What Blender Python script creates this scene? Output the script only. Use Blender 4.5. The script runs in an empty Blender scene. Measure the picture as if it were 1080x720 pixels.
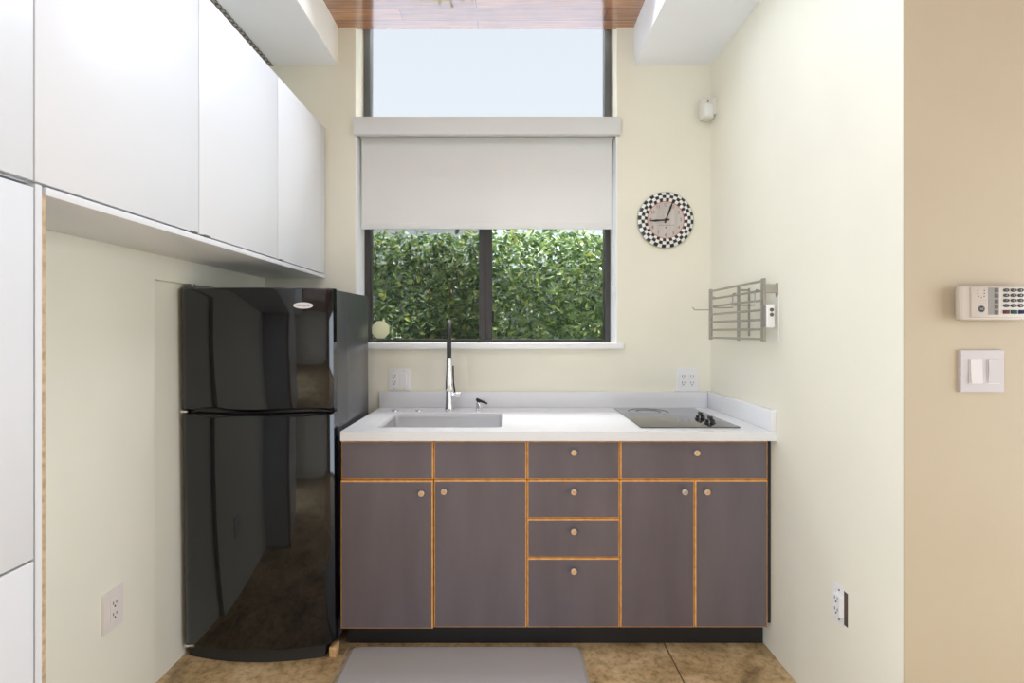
import bpy, bmesh, math, random
from mathutils import Vector, Matrix

R = math.radians
scene = bpy.context.scene
COL = scene.collection
random.seed(7)

# ------------------------------------------------------------------ camera, sky, lights, exposure
F = 518.7                      # focal length in pixels of the 1080 px wide frame
HC = 1.3145                    # camera height
cam_d = bpy.data.cameras.new('camera')
cam_d.sensor_width = 36.0
cam_d.lens = F / 1080 * 36
cam_d.shift_x = 6 / 1080
cam_d.shift_y = -10 / 1080
cam_d.clip_start = 0.02
cam = bpy.data.objects.new('camera', cam_d)
COL.objects.link(cam)
cam.location = (0, 0, HC)
cam.rotation_euler = (R(90), 0, 0)
scene.camera = cam

scene.view_settings.view_transform = 'Standard'
scene.view_settings.look = 'None'
scene.view_settings.gamma = 1.0
scene.view_settings.exposure = 0.13
scene.view_settings.use_curve_mapping = False

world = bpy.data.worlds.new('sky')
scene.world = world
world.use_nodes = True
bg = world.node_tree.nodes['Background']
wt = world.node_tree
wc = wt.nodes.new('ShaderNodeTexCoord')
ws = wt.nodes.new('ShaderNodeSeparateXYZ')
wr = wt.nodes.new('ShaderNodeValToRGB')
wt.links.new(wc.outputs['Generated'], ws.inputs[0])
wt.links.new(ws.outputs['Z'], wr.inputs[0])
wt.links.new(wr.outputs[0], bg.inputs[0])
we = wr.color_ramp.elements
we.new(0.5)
ZEN = 14.0                      # unseen upper sky brightened to light the room, plain pale blue lower down
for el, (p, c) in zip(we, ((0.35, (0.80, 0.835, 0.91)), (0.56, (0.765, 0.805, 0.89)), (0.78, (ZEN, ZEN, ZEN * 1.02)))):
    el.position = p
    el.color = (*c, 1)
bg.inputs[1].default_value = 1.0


def lamp_area(name, loc, rot, sx, sy, power, color=(1, 1, 1)):
    d = bpy.data.lights.new(name, 'AREA')
    d.shape = 'RECTANGLE'
    d.size = sx
    d.size_y = sy
    d.energy = power
    d.color = color
    o = bpy.data.objects.new(name, d)
    COL.objects.link(o)
    o.location = loc
    o.rotation_euler = rot
    return o


sun_d = bpy.data.lights.new('sun', 'SUN')
sun_d.energy = 8.0
sun_d.angle = R(0.6)
sun_d.color = (1.0, 0.95, 0.86)
sun = bpy.data.objects.new('sun', sun_d)
COL.objects.link(sun)
sun.rotation_euler = Vector((0.55, 0.08, 0.83)).to_track_quat('Z', 'Y').to_euler()

LAMPS = {'kitchen': 11, 'room': 4, 'rear': 2, 'side': 80, 'left': 83, 'middle': 11}
WHITE = (0.84, 0.945, 1.07)
COOL = (0.82, 0.945, 1.12)
# added lamp in place of window light, aimed down and into the room
lamp_area('added_fill_kitchen', (-0.05, 2.26, 2.83), Vector((0, 1.6, 1.0)).to_track_quat('Z', 'Y').to_euler(), 1.1, 0.22, LAMPS['kitchen'], COOL)
# added overhead fill lamps that belong to no fixture
lamp_area('added_fill_middle', (0.0, 0.75, 2.90), (0, 0, 0), 1.3, 1.5, LAMPS['middle'], WHITE)
lamp_area('added_fill_room', (0.2, -0.9, 2.90), (0, 0, 0), 2.0, 2.2, LAMPS['room'], WHITE)
# added fill panels behind and beside the camera, with no openings there
lamp_area('added_fill_rear', (0.9, -3.85, 1.4), (R(90), 0, 0), 3.2, 2.4, LAMPS['rear'], WHITE)
lamp_area('added_fill_side', (3.12, -0.1, 1.15), (0, R(90), 0), 2.1, 2.6, LAMPS['side'], WHITE)
lamp_area('added_fill_left', (-1.26, -1.15, 1.15), (0, R(-90), 0), 2.1, 2.1, LAMPS['left'], COOL)

# ------------------------------------------------------------------ materials
MATS = {}


def principled(name, color, rough=0.5, metal=0.0, spec=0.5, coat=0.0, coat_rough=0.03, coat_ior=1.5):
    m = bpy.data.materials.new(name)
    m.use_nodes = True
    b = m.node_tree.nodes['Principled BSDF']
    b.inputs['Base Color'].default_value = (*color, 1)
    b.inputs['Roughness'].default_value = rough
    b.inputs['Metallic'].default_value = metal
    b.inputs['Specular IOR Level'].default_value = spec
    b.inputs['Coat Weight'].default_value = coat
    b.inputs['Coat Roughness'].default_value = coat_rough
    b.inputs['Coat IOR'].default_value = coat_ior
    MATS[name] = m
    return m


def N(m, t, **kw):
    n = m.node_tree.nodes.new(t)
    for k, v in kw.items():
        setattr(n, k, v)
    return n


def L(m, a, b):
    m.node_tree.links.new(a, b)


def bsdf(m):
    return m.node_tree.nodes['Principled BSDF']


def ramp(m, stops):
    n = N(m, 'ShaderNodeValToRGB')
    e = n.color_ramp.elements
    while len(e) < len(stops):
        e.new(0.5)
    for el, (p, c) in zip(e, stops):
        el.position = p
        el.color = (*c, 1)
    return n


def noise_color(m, scale, c0, c1, detail=4, lo=0.35, hi=0.65, stretch=(1, 1, 1), bump=0.0, bump_dist=0.002):
    tc = N(m, 'ShaderNodeTexCoord')
    mp = N(m, 'ShaderNodeMapping')
    mp.inputs['Scale'].default_value = stretch
    L(m, tc.outputs['Object'], mp.inputs[0])
    nz = N(m, 'ShaderNodeTexNoise')
    nz.inputs['Scale'].default_value = scale
    nz.inputs['Detail'].default_value = detail
    L(m, mp.outputs[0], nz.inputs['Vector'])
    rp = ramp(m, [(lo, c0), (hi, c1)])
    L(m, nz.outputs['Fac'], rp.inputs[0])
    L(m, rp.outputs[0], bsdf(m).inputs['Base Color'])
    if bump:
        bp = N(m, 'ShaderNodeBump')
        bp.inputs['Strength'].default_value = bump
        bp.inputs['Distance'].default_value = bump_dist
        L(m, nz.outputs['Fac'], bp.inputs['Height'])
        L(m, bp.outputs[0], bsdf(m).inputs['Normal'])


def mul(c, k):
    return tuple(min(1, x * k) for x in c)


CREAM = (0.84, 0.807, 0.678)
m = principled('cream_paint', CREAM, 0.55, spec=0.3)
noise_color(m, 3, mul(CREAM, 0.985), mul(CREAM, 1.015))
TAN = (0.44, 0.36, 0.245)
m = principled('tan_paint', TAN, 0.6, spec=0.3)
noise_color(m, 3, mul(TAN, 0.985), mul(TAN, 1.015))
m = principled('white_paint', (0.84, 0.84, 0.84), 0.5, spec=0.3)
noise_color(m, 4, (0.89, 0.91, 0.945), (0.91, 0.93, 0.965))
m = principled('soffit_cream', (0.90, 0.875, 0.79), 0.5)
m = principled('white_trim', (0.91, 0.91, 0.90), 0.4)
m = principled('board_paint', (0.72, 0.73, 0.73), 0.5)
m = principled('white_laminate', (0.755, 0.757, 0.765), 0.32, spec=0.4)
m = principled('cabinet_edge_gray', (0.62, 0.61, 0.58), 0.6)
m = principled('raw_board', (0.55, 0.38, 0.22), 0.8)
noise_color(m, 60, (0.42, 0.28, 0.16), (0.62, 0.46, 0.28))

m = principled('black_laminate', (0.062, 0.053, 0.058), 0.42, spec=0.5)
noise_color(m, 7, (0.122, 0.100, 0.110), (0.148, 0.123, 0.135), stretch=(1, 1, 0.25))
m = principled('plywood_edge', (0.72, 0.36, 0.10), 0.5)
noise_color(m, 40, (0.64, 0.30, 0.075), (0.80, 0.42, 0.13))
m = principled('carcass_black', (0.02, 0.018, 0.018), 0.6)
m = principled('toe_black', (0.016, 0.015, 0.016), 0.5)
m = principled('quartz', (0.87, 0.87, 0.87), 0.22, spec=0.5)
noise_color(m, 260, (0.775, 0.78, 0.79), (0.80, 0.80, 0.81))
m = principled('stainless', (0.74, 0.74, 0.75), 0.32, metal=1.0)
m = principled('chrome', (0.80, 0.80, 0.82), 0.07, metal=1.0)
m = principled('nickel', (0.45, 0.435, 0.40), 0.35, metal=1.0)
m = principled('black_rubber', (0.012, 0.012, 0.013), 0.38)
m = principled('black_gloss', (0.006, 0.006, 0.007), 0.07, spec=0.6)
m = principled('fridge_black', (0.006, 0.006, 0.008), 0.055, spec=0.64)
bsdf(m).inputs['Specular Tint'].default_value = (0.93, 0.97, 1.0, 1)
# faint orange-peel in the enamel
tc = N(m, 'ShaderNodeTexCoord'); nz = N(m, 'ShaderNodeTexNoise'); bp = N(m, 'ShaderNodeBump')
nz.inputs['Scale'].default_value = 6; nz.inputs['Detail'].default_value = 2
bp.inputs['Strength'].default_value = 0.05; bp.inputs['Distance'].default_value = 0.01
L(m, tc.outputs['Object'], nz.inputs['Vector']); L(m, nz.outputs['Fac'], bp.inputs['Height'])
L(m, bp.outputs[0], bsdf(m).inputs['Normal'])
m = principled('fridge_side', (0.068, 0.069, 0.073), 0.26, spec=0.9)
tc = N(m, 'ShaderNodeTexCoord'); nz = N(m, 'ShaderNodeTexNoise'); bp = N(m, 'ShaderNodeBump')
nz.inputs['Scale'].default_value = 420; nz.inputs['Detail'].default_value = 1
bp.inputs['Strength'].default_value = 0.10; bp.inputs['Distance'].default_value = 0.001
L(m, tc.outputs['Object'], nz.inputs['Vector']); L(m, nz.outputs['Fac'], bp.inputs['Height'])
L(m, bp.outputs[0], bsdf(m).inputs['Normal'])
m = principled('matte_black', (0.008, 0.008, 0.008), 0.5)
m = principled('gasket', (0.03, 0.03, 0.03), 0.7)
m = principled('badge_silver', (0.80, 0.80, 0.81), 0.3)
m = principled('badge_text', (0.16, 0.16, 0.18), 0.4)
m = principled('cooktop_glass', (0.035, 0.034, 0.034), 0.07, spec=0.9, coat=0.6, coat_ior=2.0)
m = principled('burner_mark', (0.16, 0.155, 0.15), 0.2)
m = principled('window_bronze', (0.045, 0.042, 0.042), 0.45)
m = principled('window_bronze_lit', (0.11, 0.118, 0.118), 0.45)  # bronze frame made lighter to show the sky's light on the upper window
m = principled('plastic_white', (0.84, 0.83, 0.82), 0.35)
m = principled('plastic_warm', (0.80, 0.735, 0.68), 0.4)
m = principled('plastic_ivory', (0.45, 0.385, 0.31), 0.42)
m = principled('switch_plate', (0.43, 0.375, 0.345), 0.42)
m = principled('switch_rocker', (0.54, 0.48, 0.435), 0.4)
m = principled('plastic_sensor', (0.74, 0.71, 0.63), 0.45)
m = principled('lens_sensor', (0.84, 0.84, 0.80), 0.3)
m = principled('slot_dark', (0.05, 0.045, 0.04), 0.6)
m = principled('gap_brown', (0.085, 0.06, 0.045), 0.8)
m = principled('lcd_gray', (0.25, 0.235, 0.21), 0.7, spec=0.15)
m = principled('lcd_button', (0.13, 0.12, 0.105), 0.7, spec=0.15)
m = principled('key_gray', (0.055, 0.052, 0.048), 0.65, spec=0.2)
m = principled('emblem_gray', (0.025, 0.025, 0.027), 0.65, spec=0.2)
m = principled('key_red', (0.09, 0.03, 0.025), 0.7, spec=0.15)
m = principled('key_green', (0.02, 0.06, 0.05), 0.7, spec=0.15)
m = principled('key_blue', (0.012, 0.02, 0.06), 0.7, spec=0.15)
m = principled('digit_white', (0.42, 0.40, 0.37), 0.6)
m = principled('clock_black', (0.018, 0.018, 0.02), 0.35)
m = principled('clock_white', (0.80, 0.80, 0.76), 0.35)
m = principled('clock_dial', (0.56, 0.50, 0.46), 0.5)
noise_color(m, 14, (0.50, 0.445, 0.41), (0.60, 0.545, 0.50), stretch=(3, 1, 0.4))
m = principled('clock_ink', (0.10, 0.085, 0.08), 0.5)
m = principled('clock_red', (0.50, 0.09, 0.05), 0.5)
m = principled('clock_back', (0.40, 0.40, 0.28), 0.5)
m = principled('mat_gray', (0.235, 0.215, 0.205), 0.55)
noise_color(m, 500, (0.43, 0.405, 0.39), (0.49, 0.46, 0.445), bump=0.25, bump_dist=0.001)
m = principled('pine', (0.72, 0.46, 0.22), 0.7)
noise_color(m, 25, (0.62, 0.37, 0.16), (0.78, 0.53, 0.28), stretch=(6, 1, 6))
m = principled('sticker', (0.72, 0.72, 0.46), 0.5)
m = principled('stucco', (0.185, 0.20, 0.245), 0.9)
m = principled('gray_stucco', (0.30, 0.34, 0.32), 0.9)
m = principled('twig', (0.20, 0.13, 0.08), 0.85)
m = principled('knob_rim', (0.66, 0.56, 0.46), 0.5)
m = principled('knob_gray', (0.42, 0.38, 0.34), 0.6)
m = principled('gray_metal', (0.20, 0.20, 0.20), 0.4, metal=0.6)

# wood ceiling: varnished planks running across the room
m = principled('ceiling_planks', (0.4, 0.2, 0.1), 0.35, coat=1.0, coat_rough=0.04, coat_ior=2.4)
tc = N(m, 'ShaderNodeTexCoord')
br = N(m, 'ShaderNodeTexBrick')
br.offset = 0.37
br.inputs['Scale'].default_value = 1.0
br.inputs['Brick Width'].default_value = 1.05
br.inputs['Row Height'].default_value = 0.095
br.inputs['Mortar Size'].default_value = 0.0022
br.inputs['Mortar Smooth'].default_value = 0.2
br.inputs['Color1'].default_value = (0.30, 0.11, 0.035, 1)
br.inputs['Color2'].default_value = (0.47, 0.20, 0.075, 1)
br.inputs['Mortar'].default_value = (0.06, 0.03, 0.015, 1)
mp = N(m, 'ShaderNodeMapping')
mp.inputs['Location'].default_value = (0.15, 0.003, 0)
L(m, tc.outputs['Object'], mp.inputs[0])
L(m, mp.outputs[0], br.inputs['Vector'])
mp2 = N(m, 'ShaderNodeMapping')
mp2.inputs['Scale'].default_value = (1.6, 26, 1)
L(m, tc.outputs['Object'], mp2.inputs[0])
nz = N(m, 'ShaderNodeTexNoise')
nz.inputs['Scale'].default_value = 3.0
nz.inputs['Detail'].default_value = 6
L(m, mp2.outputs[0], nz.inputs['Vector'])
rp = ramp(m, [(0.3, (0.55, 0.5, 0.45)), (0.7, (1.25, 1.2, 1.15))])
L(m, nz.outputs['Fac'], rp.inputs[0])
mx = N(m, 'ShaderNodeMix', data_type='RGBA', blend_type='MULTIPLY')
mx.inputs['Factor'].default_value = 1.0
L(m, br.outputs['Color'], mx.inputs['A'])
L(m, rp.outputs[0], mx.inputs['B'])
L(m, mx.outputs['Result'], bsdf(m).inputs['Base Color'])

# stained concrete floor with two joints running into the room
m = principled('stained_concrete', (0.3, 0.2, 0.1), 0.42, spec=0.35)
tc = N(m, 'ShaderNodeTexCoord')
n1 = N(m, 'ShaderNodeTexNoise'); n1.inputs['Scale'].default_value = 4.5; n1.inputs['Detail'].default_value = 9; n1.inputs['Roughness'].default_value = 0.68
n1.inputs['Distortion'].default_value = 0.6
n2 = N(m, 'ShaderNodeTexNoise'); n2.inputs['Scale'].default_value = 34; n2.inputs['Detail'].default_value = 6; n2.inputs['Roughness'].default_value = 0.7
L(m, tc.outputs['Object'], n1.inputs['Vector']); L(m, tc.outputs['Object'], n2.inputs['Vector'])
r1 = ramp(m, [(0.30, (0.26, 0.175, 0.085)), (0.47, (0.57, 0.40, 0.205)), (0.60, (0.73, 0.54, 0.305)), (0.75, (0.80, 0.65, 0.43))])
L(m, n1.outputs['Fac'], r1.inputs[0])
r2 = ramp(m, [(0.33, (0.55, 0.52, 0.48)), (0.52, (1.0, 1.0, 1.0)), (0.72, (1.12, 1.12, 1.12))])
L(m, n2.outputs['Fac'], r2.inputs[0])
mx = N(m, 'ShaderNodeMix', data_type='RGBA', blend_type='MULTIPLY'); mx.inputs['Factor'].default_value = 1.0
L(m, r1.outputs[0], mx.inputs['A']); L(m, r2.outputs[0], mx.inputs['B'])
sx = N(m, 'ShaderNodeSeparateXYZ'); L(m, tc.outputs['Object'], sx.inputs[0])
prev = mx.outputs['Result']
for xj, wj, cj in ((0.666, 0.0035, (0.07, 0.045, 0.025)), (0.6625, 0.002, (0.50, 0.36, 0.18)), (-0.658, 0.004, (0.50, 0.42, 0.30))):
    ad = N(m, 'ShaderNodeMath', operation='SUBTRACT'); ad.inputs[1].default_value = xj
    L(m, sx.outputs['X'], ad.inputs[0])
    ab = N(m, 'ShaderNodeMath', operation='ABSOLUTE'); L(m, ad.outputs[0], ab.inputs[0])
    lt = N(m, 'ShaderNodeMath', operation='LESS_THAN'); lt.inputs[1].default_value = wj
    L(m, ab.outputs[0], lt.inputs[0])
    k = N(m, 'ShaderNodeMix', data_type='RGBA'); k.inputs['B'].default_value = (*cj, 1)
    L(m, lt.outputs[0], k.inputs['Factor']); L(m, prev, k.inputs['A'])
    prev = k.outputs['Result']
L(m, prev, bsdf(m).inputs['Base Color'])

# perforated vent strip
m = principled('vent_mesh', (0.3, 0.28, 0.25), 0.6)
tc = N(m, 'ShaderNodeTexCoord')
ck = N(m, 'ShaderNodeTexChecker')
ck.inputs['Scale'].default_value = 62
ck.inputs['Color1'].default_value = (0.40, 0.37, 0.32, 1)
ck.inputs['Color2'].default_value = (0.10, 0.09, 0.08, 1)
L(m, tc.outputs['Object'], ck.inputs['Vector'])
L(m, ck.outputs['Color'], bsdf(m).inputs['Base Color'])

# brushed stainless look on the sink: stretched noise in roughness only
m = MATS['stainless']
tc = N(m, 'ShaderNodeTexCoord'); mp = N(m, 'ShaderNodeMapping'); mp.inputs['Scale'].default_value = (2, 2, 160)
nz = N(m, 'ShaderNodeTexNoise'); nz.inputs['Scale'].default_value = 4
mr = N(m, 'ShaderNodeMapRange'); mr.inputs['To Min'].default_value = 0.25; mr.inputs['To Max'].default_value = 0.42
L(m, tc.outputs['Object'], mp.inputs[0]); L(m, mp.outputs[0], nz.inputs['Vector'])
L(m, nz.outputs['Fac'], mr.inputs['Value']); L(m, mr.outputs[0], bsdf(m).inputs['Roughness'])


def glass_mat(name, tint, gloss):
    m = bpy.data.materials.new(name)
    m.use_nodes = True
    nt = m.node_tree
    nt.nodes.remove(nt.nodes['Principled BSDF'])
    out = nt.nodes['Material Output']
    tr = N(m, 'ShaderNodeBsdfTransparent'); tr.inputs[0].default_value = (*tint, 1)
    gl = N(m, 'ShaderNodeBsdfGlossy'); gl.inputs['Roughness'].default_value = 0.02
    lw = N(m, 'ShaderNodeFresnel'); lw.inputs['IOR'].default_value = gloss
    mx = N(m, 'ShaderNodeMixShader')
    L(m, lw.outputs[0], mx.inputs[0]); L(m, tr.outputs[0], mx.inputs[1]); L(m, gl.outputs[0], mx.inputs[2])
    L(m, mx.outputs[0], out.inputs[0])
    MATS[name] = m


glass_mat('glass', (0.97, 0.985, 0.98), 1.05)

# insect screen: fine mesh seen as an even veil
m = bpy.data.materials.new('screen_mesh'); m.use_nodes = True
m.node_tree.nodes.remove(m.node_tree.nodes['Principled BSDF'])
tr = N(m, 'ShaderNodeBsdfTransparent')
df = N(m, 'ShaderNodeBsdfDiffuse'); df.inputs[0].default_value = (0.025, 0.025, 0.025, 1)
mx = N(m, 'ShaderNodeMixShader'); mx.inputs[0].default_value = 0.32
L(m, tr.outputs[0], mx.inputs[1]); L(m, df.outputs[0], mx.inputs[2])
L(m, mx.outputs[0], m.node_tree.nodes['Material Output'].inputs[0])
MATS['screen_mesh'] = m

# roller blind fabric: lets daylight through
m = bpy.data.materials.new('blind_fabric'); m.use_nodes = True
m.node_tree.nodes.remove(m.node_tree.nodes['Principled BSDF'])
df = N(m, 'ShaderNodeBsdfDiffuse'); df.inputs[0].default_value = (0.92, 0.915, 0.90, 1)
tl = N(m, 'ShaderNodeBsdfTranslucent'); tl.inputs[0].default_value = (0.86, 0.85, 0.82, 1)
mx = N(m, 'ShaderNodeMixShader'); mx.inputs[0].default_value = 0.28
L(m, df.outputs[0], mx.inputs[1]); L(m, tl.outputs[0], mx.inputs[2])
L(m, mx.outputs[0], m.node_tree.nodes['Material Output'].inputs[0])
MATS['blind_fabric'] = m

# leaves: each leaf gets its own green
m = bpy.data.materials.new('leaf'); m.use_nodes = True
nt = m.node_tree
pb = bsdf(m)
pb.inputs['Roughness'].default_value = 0.30
pb.inputs['Specular IOR Level'].default_value = 0.55
ge = N(m, 'ShaderNodeNewGeometry')
rp = ramp(m, [(0.0, (0.05, 0.10, 0.042)), (0.45, (0.125, 0.205, 0.085)), (0.80, (0.22, 0.32, 0.12)), (0.95, (0.32, 0.41, 0.12)), (1.0, (0.55, 0.54, 0.18))])
L(m, ge.outputs['Random Per Island'], rp.inputs[0])
L(m, rp.outputs[0], pb.inputs['Base Color'])
tl = N(m, 'ShaderNodeBsdfTranslucent')
L(m, rp.outputs[0], tl.inputs[0])
mx = N(m, 'ShaderNodeMixShader'); mx.inputs[0].default_value = 0.30
L(m, pb.outputs[0], mx.inputs[1]); L(m, tl.outputs[0], mx.inputs[2])
L(m, mx.outputs[0], nt.nodes['Material Output'].inputs[0])
MATS['leaf'] = m


# ------------------------------------------------------------------ mesh helpers
class MB:
    """collects shapes in world coordinates; build() links them as ONE mesh object"""

    def __init__(self):
        self.bm = bmesh.new()

    def _merge(self, b, mi=0, mat=None):
        if mat is not None:
            bmesh.ops.transform(b, matrix=mat, verts=b.verts)
        for f in b.faces:
            f.material_index = mi if f.material_index == 0 else f.material_index
        me = bpy.data.meshes.new('tmp')
        b.to_mesh(me)
        b.free()
        self.bm.from_mesh(me)
        bpy.data.meshes.remove(me)
        return self

    def box(self, x0, x1, y0, y1, z0, z1, bev=0.0, seg=2, mi=0, mat=None):
        b = bmesh.new()
        bmesh.ops.create_cube(b, size=1)
        for v in b.verts:
            v.co = Vector((x0 + (v.co.x + .5) * (x1 - x0), y0 + (v.co.y + .5) * (y1 - y0), z0 + (v.co.z + .5) * (z1 - z0)))
        if bev > 0:
            bmesh.ops.bevel(b, geom=list(b.edges), offset=bev, segments=seg, affect='EDGES', profile=0.5)
        bmesh.ops.recalc_face_normals(b, faces=b.faces)
        return self._merge(b, mi, mat)

    def cyl(self, p0, p1, r0, r1=None, n=24, mi=0, bev=0.0):
        p0, p1 = Vector(p0), Vector(p1)
        r1 = r0 if r1 is None else r1
        b = bmesh.new()
        d = p1 - p0
        bmesh.ops.create_cone(b, cap_ends=True, segments=n, radius1=r0, radius2=r1, depth=d.length)
        if bev > 0:
            es = [e for e in b.edges if len(e.link_faces) == 2 and any(len(f.verts) > 4 for f in e.link_faces)]
            bmesh.ops.bevel(b, geom=es, offset=bev, segments=2, affect='EDGES', profile=0.5)
        M = Matrix.Translation((p0 + p1) / 2) @ d.to_track_quat('Z', 'Y').to_matrix().to_4x4()
        return self._merge(b, mi, M)

    def tube(self, pts, radii, n=12, mi=0, flat=1.0):
        pts = [Vector(p) for p in pts]
        if not hasattr(radii, '__len__'):
            radii = [radii] * len(pts)
        b = bmesh.new()
        rings = []
        up = None
        for i, p in enumerate(pts):
            t = (pts[min(i + 1, len(pts) - 1)] - pts[max(i - 1, 0)]).normalized()
            if up is None:
                up = Vector((0, 0, 1)) if abs(t.z) < 0.9 else Vector((1, 0, 0))
            s = t.cross(up).normalized()
            u = s.cross(t).normalized()
            up = u
            rings.append([b.verts.new(p + (s * math.cos(a) * flat + u * math.sin(a)) * radii[i]) for a in [2 * math.pi * k / n for k in range(n)]])
        for a, c in zip(rings, rings[1:]):
            for k in range(n):
                b.faces.new((a[k], a[(k + 1) % n], c[(k + 1) % n], c[k]))
        b.faces.new(rings[0][::-1])
        b.faces.new(rings[-1])
        bmesh.ops.recalc_face_normals(b, faces=b.faces)
        return self._merge(b, mi)

    def lathe(self, prof, origin, axis=(0, 0, 1), n=32, mi=0):
        b = bmesh.new()
        rings = []
        for r, h in prof:
            if r < 1e-6:
                rings.append([b.verts.new((0, 0, h))])
            else:
                rings.append([b.verts.new((r * math.cos(2 * math.pi * k / n), r * math.sin(2 * math.pi * k / n), h)) for k in range(n)])
        for a, c in zip(rings, rings[1:]):
            for k in range(n):
                k2 = (k + 1) % n
                if len(a) == 1 and len(c) == 1:
                    continue
                if len(a) == 1:
                    b.faces.new((a[0], c[k2], c[k]))
                elif len(c) == 1:
                    b.faces.new((a[k], a[k2], c[0]))
                else:
                    b.faces.new((a[k], a[k2], c[k2], c[k]))
        bmesh.ops.recalc_face_normals(b, faces=b.faces)
        M = Matrix.Translation(Vector(origin)) @ Vector(axis).to_track_quat('Z', 'Y').to_matrix().to_4x4()
        return self._merge(b, mi, M)

    def prism(self, poly, h0, h1, to3, mi=0):
        """poly: 2D outline; to3(u, v, h) -> world point"""
        b = bmesh.new()
        lo = [b.verts.new(to3(u, v, h0)) for u, v in poly]
        hi = [b.verts.new(to3(u, v, h1)) for u, v in poly]
        b.faces.new(lo[::-1])
        b.faces.new(hi)
        n = len(poly)
        for k in range(n):
            b.faces.new((lo[k], lo[(k + 1) % n], hi[(k + 1) % n], hi[k]))
        bmesh.ops.recalc_face_normals(b, faces=b.faces)
        return self._merge(b, mi)

    def text(self, s, to3, size, depth=0.0004, align='CENTER'):
        cu = bpy.data.curves.new('txt', 'FONT')
        cu.body = s
        cu.size = size
        cu.align_x = align
        cu.align_y = 'CENTER'
        cu.extrude = depth
        cu.resolution_u = 3
        o = bpy.data.objects.new('txt', cu)
        COL.objects.link(o)
        dg = bpy.context.evaluated_depsgraph_get()
        me = bpy.data.meshes.new_from_object(o.evaluated_get(dg))
        b = bmesh.new()
        b.from_mesh(me)
        for v in b.verts:
            v.co = Vector(to3(v.co.x, v.co.y, v.co.z))
        bpy.data.objects.remove(o)
        bpy.data.curves.remove(cu)
        bpy.data.meshes.remove(me)
        return self._merge(b, 0)

    def build(self, name, mats, parent=None, origin=None, smooth=30):
        if isinstance(mats, str):
            mats = [mats]
        if parent is not None:
            org = world_loc(parent)
        else:
            org = Vector(origin) if origin is not None else Vector((0, 0, 0))
        for v in self.bm.verts:
            v.co -= org
        me = bpy.data.meshes.new(name)
        self.bm.to_mesh(me)
        self.bm.free()
        for mm in mats:
            me.materials.append(MATS[mm])
        if smooth:
            for p in me.polygons:
                p.use_smooth = True
            me.set_sharp_from_angle(angle=R(smooth))
        o = bpy.data.objects.new(name, me)
        COL.objects.link(o)
        if parent is not None:
            o.parent = parent
        else:
            o.location = org
        return o


def world_loc(o):
    v = Vector(o.location)
    while o.parent is not None:
        o = o.parent
        v = v + Vector(o.location)
    return v


def tag(o, label, cat=None, group=None, kind=None):
    o['label'] = label
    if cat:
        o['category'] = cat
    if group:
        o['group'] = group
    if kind:
        o['kind'] = kind
    return o


def thing(name, loc, label, cat, group=None, kind=None):
    o = bpy.data.objects.new(name, None)
    o.empty_display_size = 0.05
    COL.objects.link(o)
    o.location = loc
    return tag(o, label, cat, group, kind)


def copy_tree(o, parent=None):
    c = o.copy()
    COL.objects.link(c)
    if parent is not None:
        c.parent = parent
    for ch in list(o.children):
        copy_tree(ch, c)
    return c


def PX(x, d):
    return (x - 534) * d / F


def PZ(y, d):
    return HC - (y - 350) * d / F


# ------------------------------------------------------------------ room shell
D = 2.62                 # back wall
XR = 1.0885              # right wall
XL = -1.285              # left wall
XN = -1.314              # wall inside the fridge recess
YB = 1.3475              # tan wall facing the camera
XR2 = 3.2
YREAR = -4.0
ZC = 2.937               # plank ceiling
OX0, OX1 = -0.803, 0.591  # window opening
ZS = 1.256               # sill height

b = MB(); b.box(-1.6, XR2 + .2, YREAR - .2, 2.85, -0.12, 0.0)
tag(b.build('floor', 'stained_concrete', smooth=0), 'brown stained concrete floor with a joint line beside the grey mat', 'floor', kind='structure')

b = MB()
b.box(-1.6, OX0, D, 2.86, 0, 3.25)
b.box(OX1, XR + .15, D, 2.86, 0, 3.25)
b.box(OX0, OX1, D, 2.86, 0, ZS - 0.03)
b.box(OX0, OX1, D + 0.01, 2.86, 3.12, 3.25)
b.box(OX0, OX1, 2.755, 2.86, 2.345, 2.47)
tag(b.build('wall_back', 'cream_paint', smooth=0), 'cream back wall around the window above the sink', 'wall', kind='structure')

for (y0, y1, z0, z1, xx, lb) in ((YREAR, 1.797, 0, 3.25, XL, 'cream side wall beside the tall white cabinet'),
                                 (1.797, D, 1.508, 3.25, XL, 'cream side wall above the shallow fridge recess'),
                                 (1.797, D, 0, 1.508, XN, 'cream wall at the back of the shallow recess holding the fridge')):
    b = MB(); b.box(-1.6, xx, y0, y1, z0, z1)
    tag(b.build('wall_left', 'cream_paint', smooth=0), lb, 'wall', kind='structure')

b = MB(); b.box(XR, XR + .15, YB + 0.002, D, 0, 3.25)
tag(b.build('wall_right', 'cream_paint', smooth=0), 'long cream side wall carrying the metal drying rack', 'wall', kind='structure')

b = MB(); b.box(XR + 0.001, XR2, YB, YB + .15, 0, 3.25)
tag(b.build('wall_front', 'tan_paint', smooth=0), 'tan wall facing the room with the keypad and light switches', 'wall', kind='structure')
b = MB(); b.box(XR2, XR2 + .15, YREAR, YB + .15, 0, 3.25)
tag(b.build('wall_side', 'tan_paint', smooth=0), 'tan wall at the far side of the room behind the camera', 'wall', kind='structure')
b = MB()
b.box(-1.6, XR2 + .15, YREAR - .15, YREAR, 0, 3.25)
tag(b.build('wall_rear', 'cream_paint', smooth=0), 'cream wall behind the camera', 'wall', kind='structure')

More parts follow.
